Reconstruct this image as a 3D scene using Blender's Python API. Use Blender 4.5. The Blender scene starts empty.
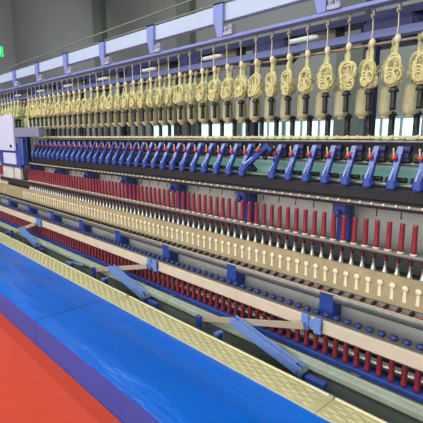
import bpy, math, random
from mathutils import Vector, Matrix
random.seed(7)
C = bpy.context.scene.collection
PI = math.pi

# ------------------------------------------------------------------ materials
def lin(c):
    c /= 255.0
    return c/12.92 if c <= 0.04045 else ((c+0.055)/1.055)**2.4
def mat(name, rgb, rough=0.5, metal=0.0, var=0.0, scale=20.0, bump=0.0, bscale=60.0, rgb2=None, spec=0.5, coat=0.0, stretch=None):
    m = bpy.data.materials.new(name); m.use_nodes = True
    nt = m.node_tree; b = nt.nodes['Principled BSDF']
    col = (lin(rgb[0]), lin(rgb[1]), lin(rgb[2]), 1)
    b.inputs['Base Color'].default_value = col
    b.inputs['Roughness'].default_value = rough
    b.inputs['Metallic'].default_value = metal
    b.inputs['Specular IOR Level'].default_value = spec
    b.inputs['Coat Weight'].default_value = coat
    tc = nt.nodes.new('ShaderNodeTexCoord'); mp = nt.nodes.new('ShaderNodeMapping')
    nt.links.new(tc.outputs['Object'], mp.inputs['Vector'])
    if stretch: mp.inputs['Scale'].default_value = stretch
    if var > 0 or rgb2:
        n = nt.nodes.new('ShaderNodeTexNoise'); n.inputs['Scale'].default_value = scale; n.inputs['Detail'].default_value = 4
        nt.links.new(mp.outputs['Vector'], n.inputs['Vector'])
        r = nt.nodes.new('ShaderNodeValToRGB')
        r.color_ramp.elements[0].position = 0.3; r.color_ramp.elements[1].position = 0.7
        c2 = tuple(lin(v) for v in rgb2) if rgb2 else tuple(max(0, v*(1-var)) for v in col[:3])
        r.color_ramp.elements[0].color = (*c2, 1)
        r.color_ramp.elements[1].color = col if rgb2 else tuple(min(1, v*(1+var)) for v in col[:3])+(1,)
        nt.links.new(n.outputs['Fac'], r.inputs['Fac']); nt.links.new(r.outputs['Color'], b.inputs['Base Color'])
    if bump > 0:
        n = nt.nodes.new('ShaderNodeTexNoise'); n.inputs['Scale'].default_value = bscale; n.inputs['Detail'].default_value = 3
        nt.links.new(mp.outputs['Vector'], n.inputs['Vector'])
        bp = nt.nodes.new('ShaderNodeBump'); bp.inputs['Strength'].default_value = bump; bp.inputs['Distance'].default_value = 0.02
        nt.links.new(n.outputs['Fac'], bp.inputs['Height']); nt.links.new(bp.outputs['Normal'], b.inputs['Normal'])
    return m
def emis(name, rgb, st):
    m = mat(name, rgb, 0.4); b = m.node_tree.nodes['Principled BSDF']
    b.inputs['Emission Color'].default_value = (lin(rgb[0]), lin(rgb[1]), lin(rgb[2]), 1)
    b.inputs['Emission Strength'].default_value = st
    return m
M = dict(
    carpet=mat('red_carpet', (206,78,58), 0.95, var=0.03, scale=8, bump=0.3, bscale=300, spec=0.1),
    concrete=mat('concrete', (96,106,98), 0.7, var=0.15, scale=5),
    wall=mat('wall_paint', (138,142,140), 0.9, var=0.05, scale=0.6, spec=0.1),
    ceil=mat('ceiling_paint', (128,130,132), 0.9, var=0.05, scale=0.6, spec=0.1),
    column=mat('column_paint', (108,116,110), 0.9, spec=0.1),
    film=mat('glossy_blue_board', (0,108,222), 0.24, rgb2=(0,98,206), scale=2.0, bump=0.55, bscale=3.5, spec=0.3, stretch=(0.6,3.0,1)),
    matside=mat('violet_blue_side', (58,82,172), 0.55, var=0.05, scale=4),
    tread=mat('pale_metal_plate', (205,200,152), 0.42, metal=0.25, var=0.10, scale=14),
    treadedge=mat('pale_edge', (222,218,176), 0.45, metal=0.2),
    peri=mat('periwinkle_paint', (126,142,204), 0.4, var=0.06, scale=9),
    blue=mat('arm_blue_paint', (52,80,164), 0.25, var=0.15, scale=30, coat=0.3),
    deepblue=mat('deep_blue_paint', (50,80,168), 0.4, var=0.12, scale=12),
    armhighlight=mat('lever_highlight_blue', (150,178,222), 0.3),  # pale tone paints the highlight strip along the drafting arms
    tanlink=mat('dull_tan_paint', (178,164,144), 0.5),
    linkblue=mat('lever_blue_paint', (112,146,214), 0.4, var=0.08, scale=20),
    navy=mat('navy_paint', (40,46,92), 0.45, var=0.2, scale=8),
    beamwhite=mat('pale_blue_white', (176,198,222), 0.5, var=0.04, scale=3),
    box=mat('box_white', (206,214,240), 0.5),
    clamp=mat('clamp_grey', (165,170,190), 0.5, var=0.2, scale=60),
    domeblue=mat('dome_blue_plastic', (44,60,122), 0.4),
    slab=mat('grey_blue_cover', (128,138,168), 0.5, var=0.08, scale=6),
    tan=mat('tan_paint', (220,204,180), 0.5, var=0.05, scale=6),
    plate=mat('brass_tan_plate', (168,154,114), 0.5, metal=0.0, var=0.12, scale=9),
    cream=mat('cream_plastic', (240,234,200), 0.4),
    yarn=mat('pale_yellow_roving', (236,233,180), 0.95, rgb2=(206,202,140), scale=60, bump=0.6, bscale=180, spec=0.1, stretch=(1,1,0.35)),
    yarn2=mat('dull_yellow_roving', (228,229,184), 0.95, rgb2=(208,210,160), scale=60, bump=0.6, bscale=180, spec=0.1, stretch=(1,1,3)),
    wire=mat('bent_wire', (196,192,164), 0.35, metal=0.5),
    knob=mat('ivory_plastic', (226,222,186), 0.4),
    black=mat('black_plastic', (30,32,36), 0.38),
    rubber=mat('black_rubber', (26,28,32), 0.6, var=0.2, scale=30),
    red=mat('dark_red_tube', (146,42,58), 0.42, var=0.10, scale=30, coat=0.2),
    dial=mat('orange_red_dial', (214,78,56), 0.35),
    steel=mat('polished_steel', (206,206,196), 0.28, metal=0.75, var=0.08, scale=30),
    dull=mat('dull_steel', (150,152,146), 0.4, metal=0.55, var=0.12, scale=14),
    panel=mat('light_grey_panel', (206,212,200), 0.5, metal=0.0, var=0.10, scale=4),
    apron=mat('glossy_grey_panel', (196,198,192), 0.3, metal=0.0, var=0.12, scale=3),
    darkpanel=mat('dark_recess_panel', (74,78,78), 0.6, var=0.25, scale=14),
    trench=mat('grey_green_metal', (186,196,180), 0.5, metal=0.2, var=0.08, scale=10),
    teal=mat('teal_plate', (128,190,178), 0.4, var=0.06, scale=8),
    guide=mat('yellowish_guide', (206,202,150), 0.5, var=0.2, scale=50),
    copper=mat('copper_rod', (176,150,134), 0.4, metal=0.4),
    orange=mat('orange_rod', (190,120,84), 0.4, metal=0.2),
    brown=mat('grey_brown_box', (112,104,96), 0.6, var=0.15, scale=8),
    tube=mat('white_plastic_tube', (225,230,222), 0.4),
    cable=mat('steel_cable', (120,122,112), 0.5),
    sign=emis('green_lit_sign', (20,200,90), 0.9), signw=emis('white_lit_symbol', (220,255,230), 1.0),
    glass=emis('daylit_window', (200,240,232), 1.15),
    frame=mat('window_frame_paint', (150,158,160), 0.6),
)

# ------------------------------------------------------------------ mesh builder
class MB:
    def __init__(s): s.v = []; s.f = []; s.sm = []
    def add(s, vs, fs, smooth=False):
        o = len(s.v); s.v += [tuple(v) for v in vs]
        s.f += [tuple(i+o for i in f) for f in fs]; s.sm += [smooth]*len(fs); return s
    def box(s, x0, x1, y0, y1, z0, z1, bev=0.0, M4=None):
        if bev <= 0:
            vs = [(x0,y0,z0),(x1,y0,z0),(x1,y1,z0),(x0,y1,z0),(x0,y0,z1),(x1,y0,z1),(x1,y1,z1),(x0,y1,z1)]
            fs = [(0,3,2,1),(4,5,6,7),(0,1,5,4),(1,2,6,5),(2,3,7,6),(3,0,4,7)]
        else:
            b = bev; vs = []; ring = []
            def rg(ix, z):
                r = [(x0+b+ix,y0+ix),(x1-b-ix,y0+ix),(x1-ix,y0+b+ix),(x1-ix,y1-b-ix),(x1-b-ix,y1-ix),(x0+b+ix,y1-ix),(x0+ix,y1-b-ix),(x0+ix,y0+b+ix)]
                st = len(vs); vs.extend([(p[0],p[1],z) for p in r]); return list(range(st,st+8))
            R = [rg(b*0.6,z0), rg(0,z0+b), rg(0,z1-b), rg(b*0.6,z1)]
            fs = [tuple(reversed(R[0])), tuple(R[3])]
            for a, c in zip(R, R[1:]):
                for i in range(8): fs.append((a[i],a[(i+1)%8],c[(i+1)%8],c[i]))
        if M4 is not None: vs = [M4 @ Vector(v) for v in vs]
        return s.add(vs, fs)
    def bar(s, p, q, w, h, up=(0,0,1), bev=0.0):
        """box beam from p to q, width w (sideways), height h (along up)"""
        p = Vector(p); q = Vector(q); d = (q-p); L = d.length; d.normalize()
        u = Vector(up); side = d.cross(u).normalized(); u = side.cross(d).normalized()
        m = Matrix((( d.x, side.x, u.x, p.x),(d.y, side.y, u.y, p.y),(d.z, side.z, u.z, p.z),(0,0,0,1)))
        return s.box(0, L, -w/2, w/2, -h/2, h/2, bev, m)
    def rings(s, rs, n, caps=True, smooth=True):
        vs = [v for r in rs for v in r]; fs = []
        for k in range(len(rs)-1):
            for i in range(n):
                a = k*n+i; b = k*n+(i+1)%n; fs.append((a,b,b+n,a+n))
        s.add(vs, fs, smooth)
        if caps:
            s.add(rs[0], [tuple(reversed(range(n)))]); s.add(rs[-1], [tuple(range(n))])
        return s
    def tube(s, pts, r, n=8, closed=False, caps=True):
        pts = [Vector(p) for p in pts]; N = len(pts)
        rr = r if isinstance(r, (list, tuple)) else [r]*N
        ref = None; rs = []
        for i, p in enumerate(pts):
            if closed: d = pts[(i+1)%N]-pts[i-1]
            else: d = pts[min(i+1,N-1)]-pts[max(i-1,0)]
            d.normalize()
            if ref is None:
                ref = Vector((0,0,1)) if abs(d.z) < 0.9 else Vector((1,0,0))
            a = (ref - d*ref.dot(d))
            if a.length < 1e-4: a = d.orthogonal()
            a.normalize(); ref = a; b = d.cross(a)
            rs.append([p+(a*math.cos(2*PI*k/n)+b*math.sin(2*PI*k/n))*rr[i] for k in range(n)])
        if closed:
            rs.append(rs[0]); return s.rings(rs, n, False)
        return s.rings(rs, n, caps)
    def lathe(s, prof, n=12, cx=0, cy=0, axis='z', jit=0.0, rnd=None):
        rs = []
        for (r, z) in prof:
            ring = []
            for k in range(n):
                a = 2*PI*k/n; q = r*(1+(rnd.uniform(-jit,jit) if jit else 0))
                x, y = q*math.cos(a), q*math.sin(a)
                if axis == 'z': ring.append((cx+x, cy+y, z))
                elif axis == 'y': ring.append((cx+x, z, cy-y))
                else: ring.append((z, cx+x, cy+y))
            rs.append(ring)
        return s.rings(rs, n)
    def ball(s, c, r, n=10, sz=1.0):
        pr = []
        for i in range(7):
            a = -PI/2 + PI*i/6; pr.append((max(r*math.cos(a), r*0.05), c[2]+r*sz*math.sin(a)))
        return s.lathe(pr, n, c[0], c[1])
    def data(s, name, m):
        me = bpy.data.meshes.new(name); me.from_pydata(s.v, [], s.f)
        me.polygons.foreach_set('use_smooth', s.sm)
        me.materials.append(m if not isinstance(m, str) else M[m]); me.update(); return me
    def build(s, name, m, parent=None):
        o = bpy.data.objects.new(name, s.data(name, m)); C.objects.link(o)
        if parent: o.parent = parent
        return o

def tag(o, label=None, cat=None, group=None, kind=None):
    if label: o['label'] = label
    if cat: o['category'] = cat
    if group: o['group'] = group
    if kind: o['kind'] = kind
    return o
def empty(name, loc, label=None, cat=None, group=None):
    o = bpy.data.objects.new(name, None); C.objects.link(o); o.location = loc
    o.empty_display_size = 0.05
    return tag(o, label, cat, group)
def copy_tree(o, parent=None):
    c = o.copy(); C.objects.link(c); c.parent = parent
    for ch in list(o.children): copy_tree(ch, c)
    return c
ORD = ['second','third','fourth','fifth','sixth','seventh','eighth','ninth','tenth','eleventh','twelfth']
def struct(o): o['kind'] = 'structure'; return o

# ------------------------------------------------------------------ hall shell
struct(MB().box(-34, 6, -6, 12, -0.2, 0).build('floor', 'concrete'))
struct(MB().box(-34, 6, 12, 12.2, 0, 15).build('wall_back', 'wall'))
struct(MB().box(-34.2, -34, -6, 12, 0, 15).build('wall_left', 'wall'))
struct(MB().box(-34, 6, -6.2, -6, 0, 15).build('wall_front', 'wall'))
struct(MB().box(6, 6.2, -6, 12, 0, 15).build('wall_right', 'wall'))
struct(MB().box(-34, 6, -6, 12, 15, 15.2).build('ceiling', 'ceil'))
for i, x in enumerate((-21.0, -14.0, -6.5)):
    struct(MB().box(x-0.42, x+0.42, 11.65, 11.998, 0.001, 14.998, 0.02).build('trim_%d' % (i+1), 'column'))
# low strip windows on the back wall, seen between the bobbin posts
for i, (a, b) in enumerate(((-2.6,-4.3),(-4.4,-6.1),(-6.9,-8.9),(-9.0,-10.9),(-11.3,-13.2),(-14.6,-16.6))):
    w = struct(MB().box(b, a, 11.93, 11.98, 1.15, 2.14).build('window_%d' % (i+1), 'glass'))
    fm = MB(); n = 3
    for z in (1.13, 2.14): fm.box(b-0.04, a+0.04, 11.88, 11.995, z-0.03, z+0.03)
    for k in range(n+1):
        xx = b+(a-b)*k/n; fm.box(xx-0.03, xx+0.03, 11.88, 11.995, 1.16, 2.11)
    fm.build('window_frame', 'frame', w)

# green exit-style sign hung high at the far left
sg = tag(MB().box(-23.6, -23.52, 7.05, 7.75, 5.62, 6.10, 0.01).build('lit_sign', 'sign'),
         'small green lit sign high up on the far left side of the hall', 'sign')
MB().box(-23.52, -23.505, 7.30, 7.62, 5.84, 5.92).box(-23.52, -23.505, 7.52, 7.60, 5.76, 6.0).build('sign_symbol', 'signw', sg)
MB().tube([(-23.56,7.4,6.10),(-23.56,7.4,15.0)], 0.012, 6).build('hanging_rod', 'dull', sg)

# ------------------------------------------------------------------ carpet and blue platform
tag(MB().box(-20, 2.0, -5.0, 1.096, 0.001, 0.012).build('red_carpet', 'carpet'),
    'orange-red carpet lying on the floor in front of the blue platform', 'carpet')
def platform(name, x0, x1, label):
    t = empty(name, ((x0+x1)/2, 1.4, 0), label, 'platform', 'blue boards along the machine')
    xm = (x0+x1)/2
    m = MB()
    # side carcass
    m.box(x0-xm, x1-xm, 1.10-1.4, 1.70-1.4, 0.0, 0.2095)
    m.build('side_board', 'matside', t)
    # film covered top: gently rippled grid with lengthwise fold
    nx = max(8, int((x1-x0)/0.07)); prof = [(1.098,0.2112),(1.15,0.2120),(1.20,0.2135),(1.255,0.2145),(1.27,0.2112),(1.38,0.2125),(1.49,0.2145),(1.505,0.2115),(1.60,0.2145),(1.705,0.2115)]
    rnd = random.Random(int(x0*10)); vs = []; fs = []
    for i in range(nx+1):
        x = x0+(x1-x0)*i/nx-xm
        for (y, z) in prof: vs.append((x, y-1.4, z+ (0 if y < 1.10 else rnd.uniform(-0.0008,0.0012))))
    n = len(prof)
    for i in range(nx):
        for j in range(n-1): fs.append((i*n+j,(i+1)*n+j,(i+1)*n+j+1,i*n+j+1))
    g = MB(); g.add(vs, fs, True)
    g.build('film_top', 'film', t)
    return t
platform('blue_platform', -3.13, 0.6, 'nearer length of glossy blue platform between red carpet and metal tread plate')
platform('blue_platform', -9.5, -3.138, 'farther length of blue platform, beyond the dark seam at its left')

# ------------------------------------------------------------------ tread plates (embossed)
def tread(x0, x1, label):
    xm = (x0+x1)/2
    t = empty('tread_plate', (xm, 1.8, 0), label, 'tread plate', 'metal tread plates beside the blue platform')
    m = MB(); m.box(x0-xm, x1-xm, -0.085, 0.085, 0.004, 0.216)
    # raised lozenges
    px, py = 0.105, 0.048; i = 0; x = x0-xm+0.046
    while x < x1-xm-0.046:
        for j in range(4):
            y = -0.060+j*py+(0.0 if i % 2 == 0 else 0.5*py)
            if y > 0.07: continue
            hx, hy = (0.042, 0.014)
            m.add([(x-hx,y,0.2155),(x,y-hy,0.2155),(x+hx,y,0.2155),(x,y+hy,0.2155),(x,y,0.2225)],
                  [(0,1,4),(1,2,4),(2,3,4),(3,0,4)])
        x += px/2; i += 1
    m.build('embossed_plate', 'tread', t)
    e = MB(); e.tube([(x0-xm+0.003,0.094,0.212),(x1-xm-0.003,0.094,0.212)], 0.011, 10)
    e.build('rolled_edge', 'treadedge', t)
    e = MB(); e.box(x0-xm, x1-xm, -0.094, -0.086, 0.15, 0.2205); e.build('front_edge', 'treadedge', t)
    k = MB(); k.tube([(x1-xm-0.03,0.094,0.212),(x1-xm-0.005,0.094,0.212)], 0.015, 10); k.build('edge_clip', 'dull', t)
tread(-1.03, 0.6, 'pale embossed tread plate at the bottom right, right of the rolled edge clip')
tread(-3.05, -1.034, 'pale embossed tread plate running up to the nearest blue lever')
tread(-6.0, -3.054, 'pale embossed tread plate in the middle, beside the second blue lever')
tread(-9.5, -6.004, 'pale embossed tread plate at the far left end of the walkway')

# ------------------------------------------------------------------ the long frame
XL, XR = -8.6, 0.3
fr = empty('spinning_frame', (-3, 2.6, 0), 'long blue and grey spinning machine frame with bobbin rows running across the hall', 'machine')
def F(mb, name, m):
    mb.v = [(x+3, y-2.6, z) for (x, y, z) in mb.v]
    return mb.build(name, m, fr)
# white top beam
b = MB(); b.box(XL-3.5, XR, 2.44, 2.50, 2.48, 2.603, 0.004); F(b, 'top_beam', 'beamwhite')
# upper blue hanging rail (T section)
b = MB(); b.box(XL-3.5, XR, 2.42, 2.50, 2.340, 2.362, 0.003); F(b, 'hanging_rail', 'peri')
b = MB(); b.box(XL-3.5, XR, 2.72, 2.75, 2.225, 2.272).box(XL-3.5, XR, 2.75, 2.80, 2.225, 2.235); F(b, 'rear_rail', 'peri')
b = MB(); b.tube([(XL-3.5,2.66,2.172),(XR,2.66,2.172)], 0.009, 8); F(b, 'bobbin_rod', 'copper')
# brackets carrying the top beam
for k in range(12):
    x = -0.667-0.90*k
    b = MB()
    w = 0.042
    for yy in (2.415,):
        b.add([(x-w-.02,yy,2.615),(x+w,yy,2.615),(x+w,yy,2.362),(x-0.015,yy,2.362),(x-w+.0,yy,2.45),(x-w-.02,yy,2.48),
               (x-w-.02,yy+.022,2.615),(x+w,yy+.022,2.615),(x+w,yy+.022,2.362),(x-0.015,yy+.022,2.362),(x-w+.0,yy+.022,2.45),(x-w-.02,yy+.022,2.48)],
              [(0,5,4,3,2,1),(6,7,8,9,10,11),(0,1,7,6),(1,2,8,7),(2,3,9,8),(3,4,10,9),(4,5,11,10),(5,0,6,11)])
    b.box(x-w-.02, x+w, 2.415, 2.50, 2.604, 2.615)
    o = F(b, 'beam_bracket', 'peri')
    c = MB()
    c.box(x+w+0.012, x+w+0.105, 2.405, 2.47, 2.364, 2.392, 0.004).box(x+w+0.02, x+w+0.05, 2.41, 2.46, 2.392, 2.43, 0.004).box(x+w+0.062, x+w+0.098, 2.41, 2.46, 2.392, 2.438, 0.004)
    c.tube([(x+w+0.035,2.40,2.41),(x+w+0.035,2.475,2.41)], 0.008, 8).tube([(x+w+0.08,2.40,2.414),(x+w+0.08,2.475,2.414)], 0.009, 8)
    c.v = [(a+3, bb-2.6, cc) for (a, bb, cc) in c.v]
    cc_ = c.build('rail_clamp', 'clamp', o); cc_['label'] = 'pale grey bolted clamp'
# rear fittings seen between the two rails
for k in range(9):
    x = -0.35-1.05*k
    b = MB(); b.box(x-0.22, x+0.22, 3.0, 3.22, 2.24, 2.44, 0.05); F(b, 'motor_housing', 'navy')
    b = MB(); b.box(x+0.27, x+0.62, 3.05, 3.2, 2.30, 2.46, 0.01); F(b, 'grey_cover', 'brown')
    b = MB(); b.tube([(x+0.28,2.95,2.36),(x+0.50,2.95,2.36)], 0.022, 10).tube([(x+0.50,2.95,2.36),(x+0.53,2.95,2.36)], 0.015, 8); F(b, 'white_sleeve', 'tube')
    pts = [(x+0.20+0.10*t/8*1.0, 2.96, 2.37-0.07*math.sin(PI*t/8)) for t in range(9)]
    b = MB(); b.tube(pts, 0.011, 8); F(b, 'hose', 'rubber')
    b = MB(); b.box(x-0.03, x+0.03, 2.8, 2.86, 0.0, 2.26); F(b, 'rear_post', 'navy')
b = MB(); b.box(XL-3, XR, 3.02, 3.2, 2.42, 2.47); F(b, 'rear_duct', 'navy')
# creel uprights
for k in range(3):
    x = -6.9-2.7*(k-1) if k < 3 else 0
# guide rail at eye level with knobs
GX0, GX1 = -6.66, XR
b = MB(); b.box(GX0, GX1, 2.585, 2.70, 1.588, 1.606, 0.003)
F(b, 'guide_rail', 'guide')
def repeat(name, md, x0, x1, step, y, z, par=fr, ox=3, oy=-2.6, most=100):
    x = x0; k = 0
    while x > x1 and k < most:
        o = bpy.data.objects.new(name, md); C.objects.link(o); o.parent = par; o.location = (x+ox, y+oy, z); x -= step; k += 1
repeat('guide_bead', MB().ball((0,0,0), 0.0145, 8).data('guide_bead', 'guide'), -0.68, GX0+0.02, 0.075, 2.59, 1.598)
b = MB(); b.box(GX0, XR, 2.74, 2.80, 1.44, 1.585); F(b, 'drafting_back_plate', 'darkpanel')
b = MB(); b.box(-2.98, XR, 2.64, 2.66, 1.296, 1.418); F(b, 'suction_plate', 'teal')
b = MB(); b.box(GX0, -2.99, 2.64, 2.66, 1.296, 1.418); F(b, 'dark_cover', 'navy')
b = MB(); b.box(GX0, XR, 2.50, 2.80, 1.215, 1.292, 0.005); F(b, 'roller_beam', 'rubber')
b = MB(); b.tube([(GX0,2.60,1.573),(XR,2.60,1.573)], 0.009, 8).tube([(GX0,2.55,1.313),(XR,2.55,1.313)], 0.012, 8).tube([(GX0,2.60,1.44),(XR,2.60,1.44)], 0.012, 8)
F(b, 'roller_shaft', 'dull')
b = MB(); b.box(XL, XR, 2.465, 2.485, 1.188, 1.203)
F(b, 'thread_guide_rail', 'dull')
repeat('thread_guide', MB().ball((0,0,0), 0.009, 8).data('thread_guide', 'cream'), -0.72, -8.0, 0.075, 2.462, 1.198)
b = MB(); b.box(XL, XR, 2.487, 2.62, 1.165, 1.214); F(b, 'dark_trough', 'rubber')
# hanging dark hooks below the trough
repeat('yarn_guide_hook', MB().tube([(0,0.0,0.0),(0,-0.005,-0.028),(0.008,-0.02,-0.046)], 0.004, 5).data('yarn_guide_hook', 'black'), -0.70, -6.8, 0.15, 2.50, 1.168)
# grey back panels and lower members
b = MB()
for k in range(10):
    x = -0.54-0.9*k; b.box(x-0.87, x-0.02, 2.74, 2.76, 0.42, 1.18)
F(b, 'back_panel', 'panel')
b = MB(); b.box(XL, XR, 2.462, 2.538, 0.900, 0.918, 0.003); F(b, 'tube_rail', 'dull')
b = MB(); b.box(XL, XR, 2.445, 2.60, 0.752, 0.768); F(b, 'spindle_rail', 'darkpanel')
b = MB(); b.box(XL, XR, 2.60, 2.62, 0.60, 0.898); F(b, 'recess_plate', 'darkpanel')
# tan key plate
b = MB(); b.add([(XL,2.425,0.792),(XR,2.425,0.792),(XR,2.405,0.618),(XL,2.405,0.618),(XL,2.44,0.792),(XR,2.44,0.792),(XR,2.44,0.618),(XL,2.44,0.618)],
      [(0,3,2,1),(0,1,5,4),(3,7,6,2),(4,5,6,7),(0,4,7,3),(1,2,6,5)])
kp = F(b, 'key_plate', 'plate')
km = MB(); km.lathe([(0.004,-0.002),(0.0145,-0.002),(0.0155,-0.009),(0.011,-0.013),(0.003,-0.014)], 12, 0, 0, 'y')
km.add([(-0.006,-0.002,-0.01),(0.006,-0.002,-0.01),(0.009,-0.002,-0.068),(-0.009,-0.002,-0.068),(-0.006,-0.010,-0.01),(0.006,-0.010,-0.01),(0.009,-0.010,-0.068),(-0.009,-0.010,-0.068)],
       [(4,7,6,5),(0,4,5,1),(2,6,7,3),(0,3,7,4),(1,5,6,2)])
km.v = [(x*1.25, y, z*1.25) for (x, y, z) in km.v]
kd = km.data('key_peg', 'cream')
for k in range(2, 96):
    x = -0.685-0.075*k
    if x < -6.95 and x > -7.75: continue
    o = bpy.data.objects.new('key_peg', kd); C.objects.link(o); o.parent = kp; o.location = (x+3, 2.4185-2.6, 0.732)
repeat('bearing_stud', MB().lathe([(0.012,0.0),(0.012,-0.035),(0.006,-0.04)], 8, 0, 0, 'y').data('bearing_stud', 'rubber'), -0.70, -8.1, 0.075, 2.40, 0.605)
b = MB(); b.box(XL, XR, 2.40, 2.60, 0.594, 0.614); F(b, 'stud_rail', 'dull')
b = MB(); b.tube([(XL,2.415,0.583),(XR,2.415,0.583)], 0.008, 8); F(b, 'orange_rod', 'orange')
b = MB(); b.tube([(XL,2.43,0.562),(XR,2.43,0.562)], 0.006, 8); F(b, 'pale_rod', 'cream')
b = MB(); b.tube([(XL,2.50,0.522),(XR,2.50,0.522)], 0.045, 16); F(b, 'round_pipe', 'dull')
b = MB(); b.box(XL, XR, 2.575, 2.598, 0.30, 0.594); F(b, 'apron_panel', 'apron')
b = MB(); b.box(XL, XR, 2.60, 2.615, 0.30, 0.598); F(b, 'rear_panel', 'darkpanel')
b = MB(); b.tube([(XL,2.50,0.158),(XR,2.50,0.158)], 0.026, 12); F(b, 'lower_pipe', 'steel')
b = MB(); b.tube([(XL,2.50,0.098),(XR,2.50,0.098)], 0.020, 10); F(b, 'lower_blue_pipe', 'deepblue')
b = MB(); b.box(XL, XR, 2.56, 2.575, 0.18, 0.26); F(b, 'lower_strip', 'dull')
b = MB(); b.box(XL, XR, 2.62, 2.66, 0.0, 0.30); F(b, 'base_plate', 'darkpanel')
# blue upright blocks
for k in range(9):
    x = -0.54-0.905*k
    b = MB(); b.box(x-0.055, x+0.055, 2.455, 2.49, 0.37, 0.565, 0.006); b.box(x-0.055, x-0.03, 2.49, 2.58, 0.37, 0.50).box(x+0.03, x+0.055, 2.49, 2.58, 0.37, 0.50)
    b.box(x-0.065, x+0.065, 2.44, 2.49, 0.365, 0.385)
    F(b, 'blue_block', 'deepblue')
    b = MB(); b.box(x-0.05, x+0.05, 2.63, 2.70, 0.0, 1.18, 0.006); F(b, 'upright', 'deepblue')
    b = MB(); b.box(x-0.05, x+0.05, 2.56, 2.63, 1.06, 1.165, 0.006).tube([(x,2.53,1.10),(x,2.60,1.10)], 0.022, 10); F(b, 'rail_lifter', 'blue')
# ------------------------------------------------------------------ red tubes and spindles
def jitter(o, r): o.rotation_euler = (r.uniform(-0.012,0.012), r.uniform(-0.012,0.012), r.uniform(0, 6.28))
rnd = random.Random(3)
XS = [-0.835+0.0-0.075*k for k in range(-1, 100)]
def keep(x): return x > -6.87 or (-8.35 < x < -7.85)
# upper tubes
m = MB(); m.lathe([(0.014,0),(0.0175,0.004),(0.0175,0.02),(0.0168,0.025),(0.0150,0.150),(0.0158,0.158),(0.0148,0.168),(0.010,0.169)], 12)
ud = m.data('red_tube', 'red')
m = MB(); m.lathe([(0.017,-0.0),(0.019,0.003),(0.017,0.008),(0.012,0.0085)], 12); cd = m.data('tube_collar', 'cream')
i = 0
for x in XS:
    if not keep(x) or x > -0.88: continue
    o = bpy.data.objects.new('red_tube', ud); C.objects.link(o); o.location = (x, 2.49, 0.9272)
    jitter(o, rnd)
    if i == 0: lab = 'slim red bobbin tube at the right end of the upper red row'
    elif i <= 8: lab = 'slim red bobbin tube, %s from the right end of the upper red row' % ORD[i-1]
    elif x < -7.5: lab = 'slim red bobbin tube in the upper row beyond the white control box'
    else: lab = 'slim red bobbin tube in the upper red row, further left than the ninth'
    tag(o, lab, 'bobbin tube', 'red tubes standing in the upper row')
    i += 1
cd = MB().lathe([(0.019,0.0),(0.022,0.002),(0.020,0.008),(0.010,0.0083)], 10).data('tube_collar', 'cream')
for x in XS:
    if keep(x): repeat('tube_collar', cd, x, x-0.01, 1, 2.49, 0.918)
# spindles
sp = empty('spindle', (0, 2.5, 0.768))
m = MB(); m.lathe([(0.020,0),(0.021,0.006),(0.017,0.014),(0.012,0.030),(0.0085,0.052),(0.008,0.070),(0.0105,0.073),(0.0105,0.080)], 12); m.build('steel_base', 'steel', sp)
m = MB(); m.lathe([(0.012,0.080),(0.0145,0.084),(0.0145,0.100),(0.010,0.106),(0.006,0.108)], 12); o = m.build('tip_cap', mat('maroon_cap', (104,28,38), 0.4), sp); o['label'] = 'dark maroon cap'
i = 0
for x in XS:
    x -= 0.015
    if not keep(x) or x > -0.80: continue
    t = sp if i == 0 else copy_tree(sp)
    t.location = (x, 2.50, 0.7685)
    if i == 0: lab = 'steel spindle with maroon cap at the right end of the spindle row'
    elif i <= 8: lab = 'steel spindle with maroon cap, %s from the right end of the spindle row' % ORD[i-1]
    elif x < -7.5: lab = 'steel spindle with maroon cap beyond the white control box'
    else: lab = 'steel spindle with maroon cap in the row, further left than the ninth'
    tag(t, lab, 'spindle', 'steel spindles above the tan plate'); i += 1
# lower tubes
m = MB(); m.lathe([(0.016,0),(0.020,0.004),(0.020,0.022),(0.0180,0.028),(0.0155,0.25),(0.0155,0.262),(0.010,0.264)], 12)
ld = m.data('red_tube', 'red')
i = 0
for k in range(0, 100):
    x = -0.783-0.075*k
    if x < -8.35: break
    o = bpy.data.objects.new('red_tube', ld); C.objects.link(o); o.location = (x, 2.37, 0.158); jitter(o, rnd)
    o.rotation_euler[0] *= 0.5; o.rotation_euler[1] *= 0.5
    if i == 0: lab = 'long red bobbin tube at the right end of the bottom row under the tan beam'
    elif i <= 8: lab = 'long red bobbin tube under the tan beam, %s from right in the bottom row' % ORD[i-1]
    else: lab = 'long red bobbin tube under the tan beam, bottom row, left of the ninth'
    tag(o, lab, 'bobbin tube', 'red tubes standing in the bottom row'); i += 1

# ------------------------------------------------------------------ conveyor rail and lifting beam
cv = empty('tube_conveyor', (-3, 2.3, 0), 'low grey-green and blue conveyor rail carrying the bottom row of red tubes', 'conveyor')
def G(mb, name, m, par, ox=-3, oy=2.3):
    mb.v = [(x-ox, y-oy, z) for (x, y, z) in mb.v]; return mb.build(name, m, par)
G(MB().box(XL, XR, 2.335, 2.405, 0.120, 0.156, 0.004), 'peg_belt', 'deepblue', cv)
G(MB().box(XL, XR, 2.195, 2.21, 0.128, 0.190, 0.002), 'front_rail', 'trench', cv)
G(MB().box(XL, XR, 2.18, 2.194, 0.120, 0.152), 'front_lip', 'trench', cv)
repeat('support_foot', MB().box(-0.03, 0.03, -0.02, 0.02, 0.0, 0.176).data('support_foot', 'dull'), -0.2, -8.4, 0.9, 2.24, 0, cv, 3, -2.3)
G(MB().box(XL, XR, 2.20, 2.42, 0.0005, 0.119), 'conveyor_bed', 'concrete', cv)
bm_ = empty('lifting_beam', (-3, 2.3, 0), 'long tan doffing beam running above the bottom row of red tubes', 'beam')
G(MB().box(XL, XR, 2.262, 2.285, 0.350, 0.436, 0.004), 'beam_face', 'tan', bm_)
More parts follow.
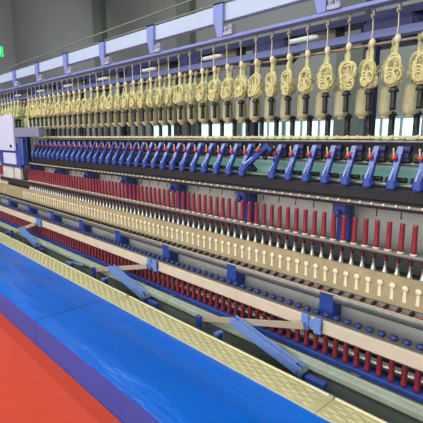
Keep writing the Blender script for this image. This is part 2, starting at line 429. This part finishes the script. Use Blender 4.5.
G(MB().box(XL, XR, 2.285, 2.34, 0.412, 0.424), 'beam_flange', 'dull', bm_)
m = MB(); m.lathe([(0.022,0.424),(0.025,0.426),(0.025,0.437),(0.020,0.446),(0.008,0.450)], 12)
dd = m.data('gripper_dome', 'domeblue')
for k in range(-1, 99):
    x = -0.783-0.075*k
    if x < -8.35: break
    o = bpy.data.objects.new('gripper_dome', dd); C.objects.link(o); o.parent = bm_; o.location = (x+3, 2.37-2.3, 0.0); o['label'] = 'dark blue domed gripper'
m = MB(); m.box(XL, XR, 2.34, 2.345, 0.396, 0.424); G(m, 'gripper_strip', 'dull', bm_)
# beam brackets + levers
LV = [(-1.39, 'nearest'), (-3.13, 'second'), (-5.72, 'farthest of three')]
for i, (x, wd) in enumerate(LV):
    dx = 0.12 if i < 2 else 0.10
    b = MB(); bx = (x-0.03, x-0.06, x-0.22)[i]
    b.box(bx-0.075, bx-0.02, 2.235, 2.262, 0.345, 0.452, 0.004).box(bx+0.02, bx+0.075, 2.235, 2.262, 0.345, 0.452, 0.004).box(bx-0.075, bx+0.075, 2.245, 2.262, 0.375, 0.425)
    G(b, 'lift_bracket', 'linkblue', bm_)
    t = empty('lifting_lever', (x, 2.13, 0.0), '%s blue folding lever with tan link, standing between tread plate and tan beam' % {0:'nearest and largest',1:'middle',2:'farthest'}[i], 'lever', 'folding levers under the tan beam')
    # foot bracket
    m = MB(); m.box(-0.05, 0.19, -0.045, 0.035, 0.0, 0.012).box(-0.03, 0.02, -0.045, -0.033, 0.012, 0.13, 0.003).box(-0.03, 0.02, 0.022, 0.034, 0.012, 0.13, 0.003).box(0.02, 0.16, -0.02, 0.03, 0.012, 0.105, 0.006)
    m.build('foot_bracket', 'deepblue', t)
    m = MB(); m.bar((0.0,-0.028,0.118), (-0.62,-0.028,0.27), 0.010, 0.066, bev=0.003); m.bar((0.0,0.018,0.118), (-0.62,0.018,0.27), 0.010, 0.066, bev=0.003)
    m.bar((-0.05,-0.005,0.150), (-0.56,-0.005,0.275), 0.05, 0.020)
    m.build('lever_arm', 'linkblue', t)
    m = MB(); m.tube([(0,-0.048,0.118),(0,0.04,0.118)], 0.017, 12); m.build('pivot_pin', 'dull', t)
    m = MB(); m.bar((bx-x-0.03,0.075,0.385), (-0.98,0.012,0.155), 0.014, 0.045, bev=0.002); m.build('tan_link', 'tanlink', t)
    m = MB(); m.box(-1.03, -0.96, -0.03, 0.03, 0.0, 0.012).box(-1.02, -0.97, -0.022, 0.004, 0.012, 0.185, 0.005); m.build('rear_foot', 'blue', t)
for i, x in enumerate((-2.10, -3.78, -4.55, -6.75)):
    t = empty('pivot_block', (x, 2.06, 0), 'small blue pivot block on the floor, %s' % ('behind the nearest blue lever','left of the middle blue lever','alone between the middle and farthest levers','left of the farthest blue lever')[i], 'pivot block', 'pivot blocks in the floor channel')
    m = MB(); m.box(-0.04, 0.04, -0.03, 0.03, 0.0, 0.03, 0.004).box(-0.03, 0.03, -0.02, 0.02, 0.03, 0.16, 0.006); m.build('block', 'deepblue', t)
    m = MB(); m.tube([(0,-0.035,0.145),(0,0.035,0.145)], 0.02, 12); m.build('roller', 'linkblue', t)
    if i in (2,):
        m = MB(); m.tube([(0.0,0.02,0.15),(0.20,0.05,0.16)], 0.012, 8).tube([(0.0,0.02,0.15),(-0.16,-0.0,0.13)], 0.012, 8); m.build('rod', 'linkblue', t)

# ------------------------------------------------------------------ drafting arms
def make_arm():
    t = empty('drafting_arm', (0, 2.55, 1.44))
    # local frame: y' depth, z up. Arm from rear top to front bottom
    m = MB(); p = Vector((0.0,0.045,0.10)); q = Vector((0.0,-0.058,-0.105))
    m.bar(q, p, 0.040, 0.034, up=(0,-1,0.5), bev=0.005)
    m.build('arm_body', 'blue', t)
    m = MB(); m.bar(q+Vector((-0.008,-0.022,0.012)), p+Vector((-0.006,-0.028,-0.065)), 0.014, 0.014, up=(0,-1,0.5), bev=0.003)
    o = m.build('lever_handle', 'armhighlight', t); o['label'] = 'blue lever on top of the arm, highlight painted in'
    m = MB(); m.box(-0.026,0.026,-0.082,-0.034,-0.146,-0.088,0.008).box(-0.03,0.03,-0.066,-0.040,-0.108,-0.094,0.004).tube([(-0.034,-0.055,-0.12),(0.034,-0.055,-0.12)],0.011,8)
    m.build('front_saddle', 'deepblue', t)
    m = MB(); m.tube([(0.006,0.05,0.086),(0.055,0.05,0.086)], 0.026, 14).box(0.0,0.05,0.035,0.068,0.03,0.09,0.006); m.build('rear_boss', 'navy', t)
    m = MB(); m.lathe([(0.004,-0.034),(0.0125,-0.033),(0.0135,-0.024),(0.0135,0.014)], 12, -0.012, 0.040, 'y'); m.build('dial', 'dial', t)
    m = MB(); m.tube([(-0.020,-0.012,0.035),(-0.022,-0.018,0.085)], 0.0045, 6).ball((-0.022,-0.018,0.088),0.006,6); m.build('pin', 'cream', t)
    for (yy, zz, rr) in ((0.03,0.02,0.015),(0.0,-0.095,0.016)):
        m = MB(); m.tube([(-0.062,yy,zz),(0.062,yy,zz)], rr, 10); m.build('rubber_roller', 'rubber', t)
    return t
pa = make_arm(); n = 0
for k in range(-1, 60):
    x = -1.068-0.15*k
    if x < -6.63: break
    t = pa if n == 0 else copy_tree(pa)
    t.location = (x, 2.55, 1.44)
    raised = abs(x+2.118) < 0.02
    if raised:
        t.rotation_euler = (0.0, 0.70, 0); t.location = (x+0.06, 2.425, 1.465)
        lab = 'blue drafting arm swung open and leaning right, the only one out of line'
    elif n == 0: lab = 'blue drafting arm with red dial at the right end of the arm row'
    elif n <= 7: lab = 'blue drafting arm with red dial, %s from the right end of the arm row' % ORD[n-1]
    elif x > -2.11: lab = 'blue drafting arm with red dial immediately right of the tilted one'
    elif x > -2.29: lab = 'blue drafting arm with red dial immediately left of the tilted one'
    else: lab = 'blue drafting arm with red dial, beyond the neighbour left of the tilted arm'
    tag(t, lab, 'drafting arm', 'blue drafting arms under the guide rail'); n += 1

# yellowish top clearer blocks behind arms
repeat('traverse_guide', MB().box(-0.03, 0.03, -0.03, 0.025, -0.025, 0.025, 0.008).data('traverse_guide', 'plate'), -0.70, -6.5, 0.15, 2.70, 1.475)

# ------------------------------------------------------------------ hangers, roving and posts
def tangle(seed, back=False):
    r = random.Random(seed); m = MB()
    h0, h1 = (0.0, -0.15)
    # neck, open loops below it, then a tight wad of roving
    m.lathe([(0.009,0.07),(0.012,0.045),(0.010,0.01),(0.0105,-0.045),(0.018,-0.064),(0.034,-0.084),(0.036,-0.105),(0.028,-0.125),(0.018,-0.140)], 10, 0, 0, 'z', 0.22, r)
    for k in range(4):
        a = (k-1.5)*0.35+r.uniform(-0.2,0.2); rx = r.uniform(0.034,0.048); rz = r.uniform(0.040,0.055); cz = -0.035+r.uniform(-0.02,0.012); cx = r.uniform(-0.008,0.008)
        pts = [(cx+rx*math.cos(u)*math.cos(a), -0.012+rx*math.cos(u)*math.sin(a)*0.6, cz+rz*math.sin(u)) for u in [2*PI*j/14 for j in range(14)]]
        m.tube(pts, r.uniform(0.0055,0.008), 6, closed=True)
    for k in range(4):
        cx = r.uniform(-0.02,0.02); cz = r.uniform(-0.11,-0.08); rx = r.uniform(0.018,0.028); rz = r.uniform(0.02,0.034)
        pts = [(cx+rx*math.cos(u), -0.034+r.uniform(-.003,.003), cz+rz*math.sin(u)) for u in [2*PI*j/12 for j in range(12)]]
        m.tube(pts, r.uniform(0.005,0.007), 6, closed=True)
    for k in range(16):
        a = r.uniform(0, 2*PI); z = r.uniform(-0.12,-0.02); L = r.uniform(0.016,0.034)
        p0 = Vector((0.03*math.cos(a), 0.03*math.sin(a), z)); p1 = p0+Vector((math.cos(a)*L*0.7, math.sin(a)*L*0.5, r.uniform(-0.01,0.03))); p2 = p1+Vector((math.cos(a)*L*0.3, math.sin(a)*L*0.2, r.uniform(-0.03,0.02)))
        m.tube([p0,p1,p2], [0.004,0.003,0.0015], 5)
    for k in range(6):
        a = r.uniform(0,2*PI); m.ball((0.028*math.cos(a),0.026*math.sin(a)-0.004,r.uniform(-0.12,-0.065)), r.uniform(0.012,0.019), 8, 1.3)
    return m
TG = [tangle(s) for s in range(6)]
for t_ in TG: t_.v = [(x*1.12, y*0.95, z*1.13 if z < 0 else z) for (x, y, z) in t_.v]
TF = [t.data('roving_tangle', 'yarn') for t in TG]
TB = [t.data('roving_tangle', 'yarn2') for t in TG]
hook = MB(); hook.tube([(0.002,0,0.186),(0.000,0,0.202),(0.012,0,0.2085),(0.013,0,0.198),(0.003,0,0.186),(-0.010,0,0.183),(-0.009,0,0.172),(0.001,0,0.160),(0.003,0,0.10),(0.0,0,0.055),(0.0,0,0.0)], 0.0046, 6)
hook.ball((0.004,0,0.180),0.009,8)
hook_d = hook.data('wire_hook', 'wire')
kn = MB(); kn.lathe([(0.006,0.024),(0.012,0.020),(0.0175,0.008),(0.0175,-0.006),(0.012,-0.018),(0.009,-0.022),(0.009,-0.09)], 12); kn_d = kn.data('holder_knob', 'knob')
tb = MB(); tb.lathe([(0.010,0.0),(0.010,-0.002)], 12)
tb = MB(); tb.lathe([(0.0160,-0.285),(0.0165,-0.300),(0.0160,-0.31),(0.0160,-0.375),(0.018,-0.380),(0.018,-0.392),(0.010,-0.394)], 12)
tb.lathe([(0.008,-0.252),(0.016,-0.262),(0.027,-0.283),(0.029,-0.293),(0.015,-0.294)], 12)
tb_d = tb.data('black_tube', 'black')
def dat(name, d, par, loc=(0,0,0), rz=0):
    o = bpy.data.objects.new(name, d); C.objects.link(o); o.parent = par; o.location = loc; o.rotation_euler = (0,0,rz); return o
rr_ = random.Random(11); n = 0
for k in range(-1, 60):
    x = -1.10-0.15*k
    if x < -8.45: break
    if -7.0 < x < -6.78 : continue
    t = empty('bobbin_hanger', (x, 2.50, 2.150))
    if n == 0: lab = 'wire-hook bobbin hanger with black tube at the right end of the front hanging row'
    elif n <= 6: lab = 'wire-hook bobbin hanger with black tube, %s from right in the front hanging row' % ORD[n-1]
    else: lab = 'wire-hook bobbin hanger with black tube, front hanging row, left of the seventh'
    tag(t, lab, 'bobbin hanger', 'bobbin hangers on the upper blue rail')
    dat('wire_hook', hook_d, t, (0,-0.01,-0.026), rr_.uniform(-0.5,0.5)); dat('holder_knob', kn_d, t)
    dat('roving_tangle', TF[rr_.randrange(6)], t, (rr_.uniform(-0.006,0.006),0,-0.105), rr_.uniform(-0.35,0.35))
    dat('black_tube', tb_d, t)
    n += 1
# back row: holders on the rod with yellow roving bobbins
bk = MB(); bk.lathe([(0.006,0.026),(0.012,0.022),(0.016,0.010),(0.016,-0.002),(0.012,-0.012),(0.010,-0.014),(0.010,-0.25)], 12); bk_d = bk.data('holder_knob', 'guide')
PK = []
for s in range(4):
    r = random.Random(50+s); p = MB()
    rad = 0.040+0.002*s
    p.lathe([(0.014,0.176),(rad*0.8,0.170),(rad,0.150),(rad*1.02,0.08),(rad,0.03),(rad*0.92,0.010),(0.020,0.0)], 14, 0, 0, 'z', 0.06, r)
    PK.append(p.data('wound_roving', 'yarn2'))
cr = MB(); cr.lathe([(0.019,-0.012),(0.021,-0.008),(0.021,0.0),(0.010,0.001)], 12); cr_d = cr.data('bobbin_foot', 'guide')
n = 0
for k in range(0, 60):
    x = -1.025-0.15*k
    if x < -8.45: break
    t = empty('bobbin_hanger', (x, 2.625, 2.160))
    if n == 0: lab = 'yellow-knobbed hanger with roving tangle at the right end of the rear row'
    elif n <= 6: lab = 'yellow-knobbed hanger with roving tangle, %s from the right end of the rear row' % ORD[n-1]
    else: lab = 'yellow-knobbed hanger with roving tangle, rear row, left of the seventh'
    tag(t, lab, 'bobbin hanger', 'bobbin hangers on the copper rod')
    dat('holder_knob', bk_d, t)
    dat('roving_tangle', TB[rr_.randrange(6)], t, (rr_.uniform(-0.006,0.006),-0.01,-0.095), rr_.uniform(-0.35,0.35))
    p = empty('roving_bobbin', (x-0.01, 2.59, 1.728))
    if n == 0: lab = 'pale yellow wound roving bobbin hanging at the right end of its row'
    elif n <= 6: lab = 'pale yellow wound roving bobbin, %s from the right end of the hanging row' % ORD[n-1]
    else: lab = 'pale yellow wound roving bobbin in the hanging row, further left than the seventh'
    tag(p, lab, 'bobbin', 'wound roving bobbins')
    dat('wound_roving', PK[rr_.randrange(4)], p, (0,0,0), rr_.uniform(0,6)); dat('bobbin_foot', cr_d, p)
    n += 1
# black capped posts on the guide rail
pp = empty('capped_post', (0,0,0))
m = MB(); m.lathe([(0.022,0.0),(0.022,0.004),(0.019,0.006),(0.019,0.128),(0.020,0.13)], 12); m.build('post', 'black', pp)
m = MB(); m.lathe([(0.030,0.122),(0.031,0.128),(0.023,0.142),(0.010,0.152),(0.003,0.154)], 12); m.build('cap', 'black', pp)
n = 0
for k in range(0, 60):
    x = -1.02-0.15*k
    if x < -6.55: break
    t = pp if n == 0 else copy_tree(pp)
    t.location = (x, 2.66, 1.6065)
    if n == 0: lab = 'black mushroom-capped post at the right end of the guide rail'
    elif n <= 6: lab = 'black mushroom-capped post on the guide rail, %s from the right end' % ORD[n-1]
    else: lab = 'black mushroom-capped post on the guide rail, left of the seventh'
    tag(t, lab, 'post', 'black capped posts on the guide rail'); n += 1

# ------------------------------------------------------------------ control box end
t = empty('control_box', (-7.1, 2.2, 1.0), 'white control box with small dark knob at the left end of the arm row', 'control box')
def K(mb, name, m): mb.v = [(x+7.1, y-2.2, z-1.0) for (x, y, z) in mb.v]; return mb.build(name, m, t)
K(MB().box(-7.75, -6.92, 2.32, 2.36, 1.385, 1.935, 0.008), 'box_body', 'box')
K(MB().tube([(-7.03,2.319,1.46),(-7.03,2.30,1.46)], 0.022, 12), 'knob', 'black')
K(MB().box(-6.86, -6.70, 2.362, 2.444, 1.17, 1.598, 0.012).box(-7.8, -6.86, 2.37, 2.444, 1.12, 1.50, 0.01), 'blue_housing', 'blue')
K(MB().box(-7.55, -6.98, 2.35, 2.369, 1.17, 1.35, 0.004), 'white_plate', 'box')
K(MB().box(-6.91, -5.95, 2.33, 2.41, 1.60, 1.735, 0.01), 'top_slab', 'slab')
K(MB().box(-7.75, -7.25, 2.39, 2.445, 0.93, 1.12).box(-7.2, -6.95, 2.39, 2.445, 0.93, 1.12, 0.01), 'grey_pillar', 'panel')

# overhead cables
for i, (y, z, lab) in enumerate(((2.43, 2.70, 'upper of the two overhead steel cables above the white beam'), (2.48, 2.635, 'lower overhead steel cable just above the white beam'))):
    tag(MB().tube([(-14,y,z-(0.10 if i == 0 else 0)),(-9,y,z-(0.05 if i == 0 else 0)),(-4.37,y,z),(0.6,y,z+(0.03 if i == 0 else 0.0))], 0.008, 8).build('overhead_cable', 'cable'), lab, 'cable', 'overhead cables')

# ------------------------------------------------------------------ lights and camera
def area(name, loc, sx, sy, e, rgb, rot=(0,0,0)):
    l = bpy.data.lights.new(name, 'AREA'); l.shape = 'RECTANGLE'; l.size = sx; l.size_y = sy; l.energy = e; l.color = rgb
    o = bpy.data.objects.new(name, l); C.objects.link(o); o.location = loc; o.rotation_euler = rot; return o
area('overhead_lamp_and_fill', (-4, -1.2, 6.5), 18, 1.2, 560, (1,0.99,0.95), (math.radians(14),0,0))
area('overhead_lamp_and_fill', (-4, 5.2, 8.5), 24, 1.5, 900, (0.97,0.99,1.0), (math.radians(40),0,0))  # unseen fill added to brighten the back wall
area('overhead_lamp_and_fill', (-20, 3.0, 8.0), 12, 2.0, 1600, (1,1,1), (0,math.radians(50),0))  # added fill aimed left, lifts the far end wall
area('front_fill', (-4, -5.7, 3.2), 16, 4.5, 700, (0.96,0.98,1.0), (math.radians(84),0,0))  # added fill with no window behind it, brightens the machine's front faces
w = bpy.data.worlds.new('World'); bpy.context.scene.world = w; w.use_nodes = True
w.node_tree.nodes['Background'].inputs[0].default_value = (0.6,0.65,0.7,1); w.node_tree.nodes['Background'].inputs[1].default_value = 0.4

f = 420.0
th = math.atan(74.5/f); ph = math.atan(404.5*math.cos(th)/f)
cam = bpy.data.cameras.new('Camera'); co = bpy.data.objects.new('Camera', cam); C.objects.link(co)
cam.sensor_width = 36; cam.lens = 36*f/423; cam.clip_start = 0.05; cam.clip_end = 200
fw = Vector((-math.cos(ph)*math.cos(th), math.sin(ph)*math.cos(th), -math.sin(th)))
co.location = (0,0,1.6)
co.rotation_euler = fw.to_track_quat('-Z', 'Y').to_euler()
S = bpy.context.scene; S.camera = co
S.view_settings.view_transform = 'Standard'; S.view_settings.look = 'None'; S.view_settings.gamma = 1; S.view_settings.exposure = 0.0
